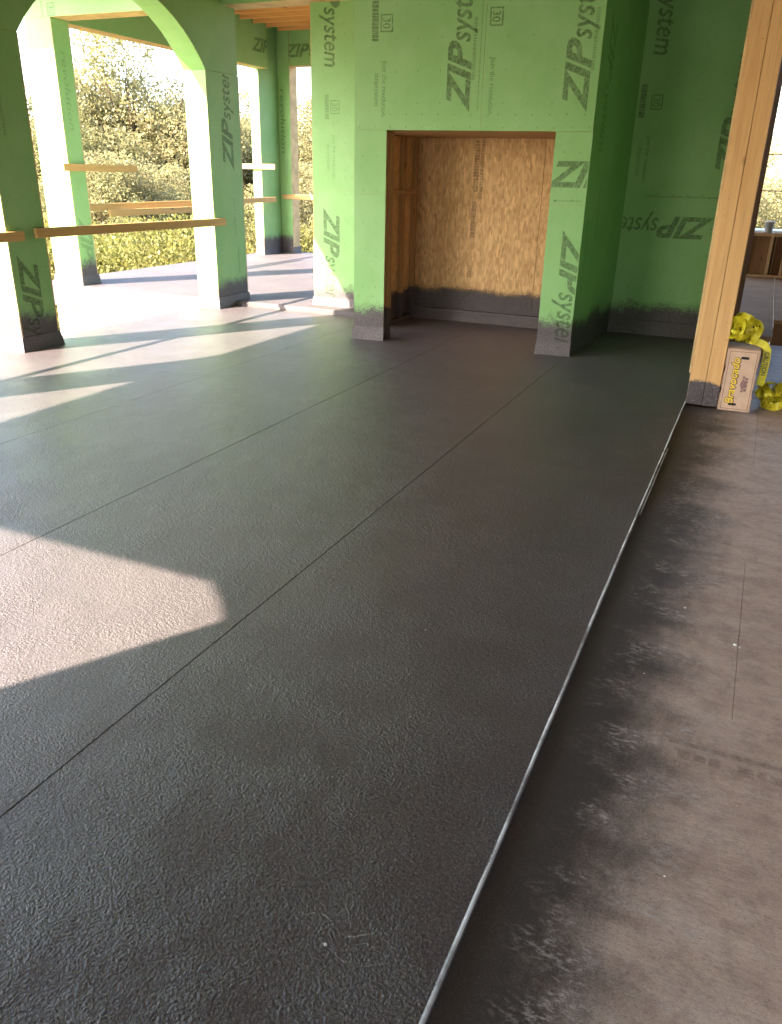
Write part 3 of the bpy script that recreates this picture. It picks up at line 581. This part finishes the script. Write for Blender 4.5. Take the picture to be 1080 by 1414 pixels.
# ---------------------------------------------------------------- produce box and caution tape
bxr = thing('cardboard_box', (0, 6.43, -.02), 'produce carton with yellow Bravocado print standing on end', 'box')
ang = math.radians(3); wB = Wall(-.113, 6.335, math.cos(ang), math.sin(ang)); BW, BH, BDp = .222, .465, .30
def bpos(a, z, b): return wB.P(a, z - .0195, -b)
def bbox(name, a0, a1, z0, z1, b0, b1, mat, bev=.004):
    bm = bmesh.new(); addbox(bm, a0, a1, b0, b1, z0, z1)
    if bev: bmesh.ops.bevel(bm, geom=bm.edges[:], offset=bev, segments=2, affect='EDGES')
    for v in bm.verts: v.co = bpos(v.co.x, v.co.z, v.co.y)
    bmesh.ops.recalc_face_normals(bm, faces=bm.faces); return frommb(name, bm, mat, bxr)
bbox('carton', .004, BW - .004, 0.002, BH - .003, .006, BDp, 'card', .004)
for a0, a1 in ((0, .0035), (BW - .0035, BW)):
    for z0, z1 in ((0, .13), (.175, .29), (.335, BH)): bbox('lid_flap', a0, a1, z0, z1, .003, BDp - .02, 'card', .001)
    for z0, z1 in ((.132, .173), (.292, .333)): bbox('lid_slot', a0 + .0012, a1 - .0012, z0, z1, .004, .05, 'card_dark', 0)
bbox('front_face', .006, BW - .006, .006, BH - .006, 0, .0055, 'card', .002)
def bstamp(geo, a, z, ang_, mat, lift, name='box_print'):
    co, fs = geo; c, s = math.cos(math.radians(ang_)), math.sin(math.radians(ang_)); bm = bmesh.new()
    vs = [bm.verts.new(bpos(a + x * c - y * s, z + x * s + y * c, -lift)) for x, y, _ in co]
    for f in fs:
        try: bm.faces.new([vs[i] for i in f])
        except ValueError: pass
    return frommb(name, bm, mat, bxr)
def ring(a0, a1, z0, z1, th):
    o = [(a0, z0), (a1, z0), (a1, z1), (a0, z1)]; i = [(a0 + th, z0 + th), (a1 - th, z0 + th), (a1 - th, z1 - th), (a0 + th, z1 - th)]
    return np.array([(x, y, 0) for x, y in o + i]), [(0, 1, 5, 4), (1, 2, 6, 5), (2, 3, 7, 6), (3, 0, 4, 7)]
bstamp(ring(.017, BW - .017, .018, BH - .018, .0028), 0, 0, 0, 'box_brown', .0012)
bstamp(text_fit('Bravocado', .352, .062, .25, .055), .098, .052, 90, 'box_brown', .0012)
bstamp(text_fit('Bravocado', .345, .055, .25, .018), .095, .056, 90, 'box_yellow', .0022)
bstamp(bars(.12, .016), .150, .150, 90, 'box_purple', .0012); bstamp(bars(.10, .02), .172, .158, 90, 'box_purple', .0012)
bstamp((np.array([(.028 * math.cos(k) * (1 + .2 * math.sin(3 * k)), .022 * math.sin(k), 0) for k in np.linspace(0, 6.1, 14)]), [tuple(range(14))]), .145, .21, 90, 'box_purple', .0010)
for a, z in ((.125, .402), (.095, .055)):
    pts = [(a + .019 * sx + .0095 * math.cos(k), z + .0095 * math.sin(k)) for sx, ks in ((1, np.linspace(-1.57, 1.57, 8)), (-1, np.linspace(1.57, 4.71, 8))) for k in ks]
    bstamp((np.array([(x, y, 0) for x, y in pts]), [tuple(range(16))]), 0, 0, 0, 'card_dark', .003, 'hand_hole')

def ribbon_mesh(bm, path, w, uvl, up0=(0, 0, 1), twist=0.0):
    P = [Vector(p) for p in path]; prev = None; L = 0
    for i, p in enumerate(P):
        tdir = (P[min(i + 1, len(P) - 1)] - P[max(i - 1, 0)]).normalized(); s = tdir.cross(Vector(up0))
        if s.length < 1e-3: s = Vector((1, 0, 0))
        s.normalize(); s = Matrix.Rotation(twist * i, 3, tdir) @ s
        row = [bm.verts.new(p + s * w * k + tdir.cross(s) * .004 * math.sin(i * 1.7 + k * 9)) for k in (-.5, -.17, .17, .5)]
        if prev:
            for k in range(3): bm.faces.new((prev[k], prev[k + 1], row[k + 1], row[k])).smooth = True
        prev = row
def tape_heap(name, c, size, n, label, seed, extra=()):
    rs = random.Random(seed); t = thing(name, (c[0], c[1], c[2] - size[2]), label, 'tape', 'bundles of yellow caution tape' if False else None); zb = c[2] - size[2]
    for k in range(n):
        bm = bmesh.new(); d = Vector((rs.gauss(0, 1), rs.gauss(0, 1), rs.gauss(0, .5))).normalized(); p = Vector((rs.uniform(-.6, .6), rs.uniform(-.6, .6), rs.uniform(-.7, .5))); path = []
        ax = Vector((rs.gauss(0, 1), rs.gauss(0, 1), rs.gauss(0, 1))).normalized()
        for i in range(26):
            path.append((c[0] + p.x * size[0], c[1] + p.y * size[1], max(zb + .004, c[2] + p.z * size[2])))
            d = (Matrix.Rotation(rs.uniform(.1, .55), 3, ax) @ d); ax = (ax + Vector((rs.gauss(0, .25), rs.gauss(0, .25), rs.gauss(0, .25)))).normalized()
            d = (d - p * .10).normalized(); p = p + d * .2
            if p.length > 1: p = p.normalized() * 1.0
        ribbon_mesh(bm, path, rs.uniform(.035, .06), None, (rs.gauss(0, 1), rs.gauss(0, 1), rs.gauss(0, 1)), rs.uniform(-.15, .15))
        for v in bm.verts: v.co.z = max(v.co.z, zb + .002)
        me = frommb('tape_loop', bm, 'tape', t)
        if k % 2 == 0:   # black print on the plastic
            bm = bmesh.new(); ln = []
            for i in (4, 5, 6, 12, 13, 18, 19):
                q = me.data.polygons
                for j in (i * 3 + 1,):
                    if j < len(q):
                        pl_ = q[j]; cs = [me.data.vertices[v].co.copy() for v in pl_.vertices]; ctr = sum(cs, Vector()) / 4
                        for sgn in (1, -1):
                            bm.faces.new([bm.verts.new(ctr + (x - ctr) * .62 + pl_.normal * .0015 * sgn) for x in cs])
            tag(frommb('tape_print', bm, 'tape_ink', me), kind='stuff')
    return t
ta = tape_heap('caution_tape', (-.035, 6.47, .565), (.115, .12, .10), 13, 'crumpled yellow caution tape heaped on top of the carton', 3)
tb = tape_heap('caution_tape', (.275, 6.60, .085), (.125, .14, .105), 13, 'crumpled yellow caution tape lying on the brown floor beside the carton', 11)
tag(ta, group=None)
bm = bmesh.new(); ribbon_mesh(bm, [(.02, 6.45, .50), (.07, 6.44, .492), (.125, 6.43, .475), (.148, 6.42, .44), (.153, 6.415, .38), (.152, 6.412, .32), (.15, 6.41, .26), (.146, 6.41, .21), (.142, 6.412, .18)], .055, None, (0, 1, 0))
hs = frommb('caution_tape', bm, 'tape'); tag(hs, 'single strand of yellow caution tape hanging down the side of the carton', 'tape')
stamp(Wall(.128, 6.402, 1, 0), text_fit('CAUTION', .17, .032, 0, .01), .008, .43, -90, hs, 'tape_ink', None, .004)

# ---------------------------------------------------------------- small floor debris
def scribble(pts, w, name='chalk_scuff'):
    bm = bmesh.new(); prev = None; P = [Vector((x, y, .0035)) for x, y in pts]
    for i, p in enumerate(P):
        d = (P[min(i + 1, len(P) - 1)] - P[max(0, i - 1)]).normalized(); s = Vector((-d.y, d.x, 0)) * w * .5 * random.uniform(.5, 1.2)
        row = (bm.verts.new(p - s), bm.verts.new(p + s))
        if prev: bm.faces.new((prev[0], row[0], row[1], prev[1]))
        prev = row
    return frommb(name, bm, 'chalk', fl)
scribble([(-.69 + .20 * i / 20, 1.125 + .018 * math.sin(i * .42) + .02 * i / 20) for i in range(21)], .004)
scribble([(-.64 + .12 * i / 14, 1.10 + .022 * math.sin(i * .5 + 1)) for i in range(15)], .003)
scribble([(-.63 + .17 * i / 14, 1.07 + .02 * math.sin(i * .35 + 2) + .02 * i / 14) for i in range(15)], .003)
def debris(x, y, z, s, mat, label):
    bm = bmesh.new(); bmesh.ops.create_icosphere(bm, subdivisions=1, radius=s)
    for v in bm.verts: v.co = Vector((x, y, z + s * .35)) + Vector((v.co.x * random.uniform(.7, 1.4), v.co.y * random.uniform(.7, 1.4), v.co.z * .5))
    tag(frommb('debris_chip', bm, mat), label, 'debris', 'chips on the ' + label.split(' the ')[1])
for x, y, s in ((-.607, 1.083, .004), (-.75, 1.9, .002), (-.9, 2.4, .0022)): debris(x, y, 0.0, s, 'white', 'tiny pale chip lying on the black coated floor')
for x, y, s in ((-.036, 3.05, .006), (.163, 2.84, .008), (.178, 2.83, .006), (.204, 1.956, .004), (-.12, 2.5, .003), (.05, 1.62, .003)): debris(x, y, -.0205, s, random.choice(['white', 'chip']), 'small pale chip lying on the brown panel floor')
# worn ink stamp on the brown panels
wst = [(0, 0), (.32, .0), (.32, .028), (0, .028)]
bm = bmesh.new()
def quad(x0, x1, y0, y1):
    bm.faces.new([bm.verts.new((x, y, -.0188)) for x, y in ((x0, y0), (x1, y0), (x1, y1), (x0, y1))])
quad(.0, .168, 2.155, 2.178); quad(.176, .5, 2.155, 2.178); x = .03
while x < .5:
    L = random.uniform(.02, .045)
    if not (x < .176 < x + L): quad(x, x + L, 2.085 + random.uniform(0, .012), 2.135 - random.uniform(0, .01))
    x += L + .009
frommb('worn_stamp', bm, 'ink_floor', sf)

# ---------------------------------------------------------------- trees, shrubs, grass
def leaves_mesh(name, blobs, n, size, seed, mat):
    g = np.random.default_rng(seed); pts = []
    tot = sum(b[3] * b[4] * b[5] for b in blobs)
    for cx, cy, cz, rx, ry, rz in blobs:
        k = int(n * rx * ry * rz / tot); d = g.normal(size=(k, 3)); d /= np.linalg.norm(d, axis=1)[:, None]; rr = (.50 + .50 * g.random(k) ** .6) * (1 + .10 * g.normal(size=k))
        p = d * rr[:, None] * (rx, ry, rz) + (cx, cy, cz)
        q = np.sin(p[:, 0] * 2.3 + seed) * np.sin(p[:, 1] * 2.1 + 1) * np.sin(p[:, 2] * 2.6) + .5 * np.sin(p[:, 0] * 5.3) * np.sin(p[:, 2] * 4.7 + p[:, 1] * 3)
        pts.append(p[q > -.34])
    p = np.vstack(pts); k = len(p); a = g.normal(size=(k, 3)); a /= np.linalg.norm(a, axis=1)[:, None]; b = np.cross(a, g.normal(size=(k, 3))); b /= np.linalg.norm(b, axis=1)[:, None]
    s = size * (.6 + .8 * g.random(k))[:, None]; V = np.stack([p - a * s, p - b * s * .55, p + a * s, p + b * s * .55], 1).reshape(-1, 3)
    me = bpy.data.meshes.new(name); me.vertices.add(4 * k); me.vertices.foreach_set('co', V.ravel()); me.loops.add(4 * k); me.loops.foreach_set('vertex_index', np.arange(4 * k, dtype=np.int32))
    me.polygons.add(k); me.polygons.foreach_set('loop_start', np.arange(0, 4 * k, 4, dtype=np.int32)); me.update(calc_edges=True); me.materials.append(MAT[mat]); return me
def limb(bm, p0, p1, r0, r1, seg=7):
    p0, p1 = Vector(p0), Vector(p1); d = (p1 - p0).normalized(); u = d.orthogonal().normalized(); v = d.cross(u)
    A, B = [[bm.verts.new(p + (u * math.cos(2 * math.pi * i / seg) + v * math.sin(2 * math.pi * i / seg)) * rr) for i in range(seg)] for p, rr in ((p0, r0), (p1, r1))]
    for i in range(seg): bm.faces.new((A[i], A[(i + 1) % seg], B[(i + 1) % seg], B[i])).smooth = True
def tree_variant(seed):
    rs = random.Random(seed); bm = bmesh.new(); h = 3.0; lean = (rs.uniform(-.4, .4), rs.uniform(-.4, .4))
    limb(bm, (0, 0, -.5), (lean[0] * .5, lean[1] * .5, h * .5), .34, .26); limb(bm, (lean[0] * .5, lean[1] * .5, h * .5), (lean[0], lean[1], h), .26, .2); blobs = []
    for i in range(9):
        an = i * 2.4 + rs.random(); rad = rs.uniform(1.2, 3.1) if i else .3; z = rs.uniform(3.6, 7.6) if i else 8.2; tip = (lean[0] + math.cos(an) * rad, lean[1] + math.sin(an) * rad, z)
        mid = (lean[0] + math.cos(an) * rad * .45, lean[1] + math.sin(an) * rad * .45, h + (z - h) * .4); limb(bm, (lean[0], lean[1], h - .1), mid, .15, .09, 6); limb(bm, mid, tip, .09, .03, 5)
        for j in range(4): limb(bm, mid, (tip[0] + rs.uniform(-1, 1), tip[1] + rs.uniform(-1, 1), tip[2] + rs.uniform(-.8, 1)), .05, .015, 4)
        for j in range(3):
            s = rs.uniform(.8, 1.5); blobs.append((tip[0] + rs.uniform(-1.1, 1.1), tip[1] + rs.uniform(-1.1, 1.1), tip[2] + rs.uniform(-.9, .8), s * 1.15, s * 1.15, s * .85))
    for i in range(7):
        an = i * .9 + rs.random(); s = rs.uniform(.9, 1.4); blobs.append((math.cos(an) * 2.6, math.sin(an) * 2.6, rs.uniform(1.4, 3.2), s, s, s))
    bm.normal_update(); tm = bpy.data.meshes.new('trunk'); bm.to_mesh(tm); bm.free(); tm.materials.append(MAT['bark'])
    return tm, leaves_mesh('crown', blobs, 75000, .062, seed, 'leaf')
TV = [tree_variant(s) for s in (21, 34, 55)]
def tree(x, y, zt, v, rot, sc, label):
    z = terrain_h(x, y); k = (zt - z) / 9.2; t = thing('oak_tree', (x, y, z), label, 'tree', 'oaks on the slope below the porch')
    for nm, me in (('trunk', TV[v][0]), ('crown', TV[v][1])):
        o = bpy.data.objects.new(nm, me); col.objects.link(o); o.parent = t
    t.rotation_euler = (0, 0, rot); t.scale = (k * sc, k * sc, k)
def dirpt(px, dist):  # a bearing seen through the arch, as a plain offset from the camera post
    a = math.radians(px); return (-math.sin(a) * dist, math.cos(a) * dist)
OAK = 'olive leafed oak tree on the slope beyond the porch'
for b, d, zt, v, rot, sc in ((40.5, 34, 5.55, 0, .3, 1.0), (45.5, 31, 3.3, 1, 1.2, 1.0), (36.5, 36, 4.1, 2, 2.2, 1.05), (32.5, 40, 4.2, 1, 3.6, 1.1), (28.5, 36, 3.9, 0, 4.4, 1.1), (50.5, 33, 4.9, 2, 5.2, 1.1), (56, 36, 4.6, 0, .9, 1.1), (24, 42, 4.5, 2, .2, 1.2),
                             (43, 24, 1.9, 2, 4.0, 1.15), (37.5, 26, 1.4, 0, 5.5, 1.2), (49, 23, 1.5, 1, 2.6, 1.2), (31.5, 27, 1.5, 1, .6, 1.25)):
    x, y = dirpt(b, d); tree(x, y, zt, v, rot, sc, 'tallest oak tree beyond the arch, its crown against the sky' if zt > 5.5 else OAK if d > 30 else 'low spreading oak on the near slope below the porch rail')
for x, y, zt, v in ((-2.5, 40, 3.0, 1), (3, 46, 3.4, 0), (-7, 48, 4, 2)): tree(x, y, zt, v, 1.0 + x, 1.3, 'olive leafed oak tree seen past the low stud wall')
SB = leaves_mesh('foliage', [(0, 0, .6, 1.0, 1.0, .75), (.7, .3, .4, .7, .7, .5), (-.6, .4, .5, .7, .8, .6), (.1, -.6, .35, .8, .7, .5)], 42000, .020, 5, 'leaf2')
def stems(): 
    bm = bmesh.new()
    for i in range(7): an = i * .9; limb(bm, (0, 0, -.2), (.6 * math.cos(an), .6 * math.sin(an), .8), .03, .01, 5)
    me = bpy.data.meshes.new('stem'); bm.to_mesh(me); bm.free(); me.materials.append(MAT['bark']); return me
ST = stems()
for i in range(34):
    b = 26 + i * 1.02 + random.uniform(-.6, .6); d = random.uniform(16.5, 22) + (i % 3) * 1.5; x, y = dirpt(b, d)
    if x > -10.5 and y < 16.5: x, y = dirpt(b, 23)
    t = thing('shrub', (x, y, terrain_h(x, y)), 'yellow green shrub on the sunny slope under the oaks', 'shrub', 'shrubs on the slope')
    for nm, me in (('foliage', SB), ('stem', ST)):
        o = bpy.data.objects.new(nm, me); col.objects.link(o); o.parent = t
    k = random.uniform(1.3, 2.3); t.scale = (k, k, k * random.uniform(.9, 1.3)); t.rotation_euler = (0, 0, random.uniform(0, 6))
def grass():
    g = np.random.default_rng(3); n = 60000; a = np.radians(g.uniform(-6, 62, n)); d = g.uniform(15, 60, n) ** 1.0; x = -np.sin(a) * d; y = np.cos(a) * d
    keep = ~((x > -9.5) & (y < 15.2)); x, y = x[keep], y[keep]; z = np.array([terrain_h(i, j) for i, j in zip(x, y)]); n = len(x)
    th = g.uniform(0, 6.28, n); h = g.uniform(.25, .7, n); w = .03; P0 = np.stack([x - np.cos(th) * w, y - np.sin(th) * w, z], 1); P1 = np.stack([x + np.cos(th) * w, y + np.sin(th) * w, z], 1)
    P2 = np.stack([x + g.normal(0, .12, n), y + g.normal(0, .12, n), z + h], 1); V = np.stack([P0, P1, P2], 1).reshape(-1, 3)
    me = bpy.data.meshes.new('grass'); me.vertices.add(3 * n); me.vertices.foreach_set('co', V.ravel()); me.loops.add(3 * n); me.loops.foreach_set('vertex_index', np.arange(3 * n, dtype=np.int32)); me.polygons.add(n); me.polygons.foreach_set('loop_start', np.arange(0, 3 * n, 3, dtype=np.int32)); me.update(calc_edges=True)
    tag(link('grass', me, 'grass'), 'dry yellow grass covering the slope', 'grass', kind='stuff')
grass()
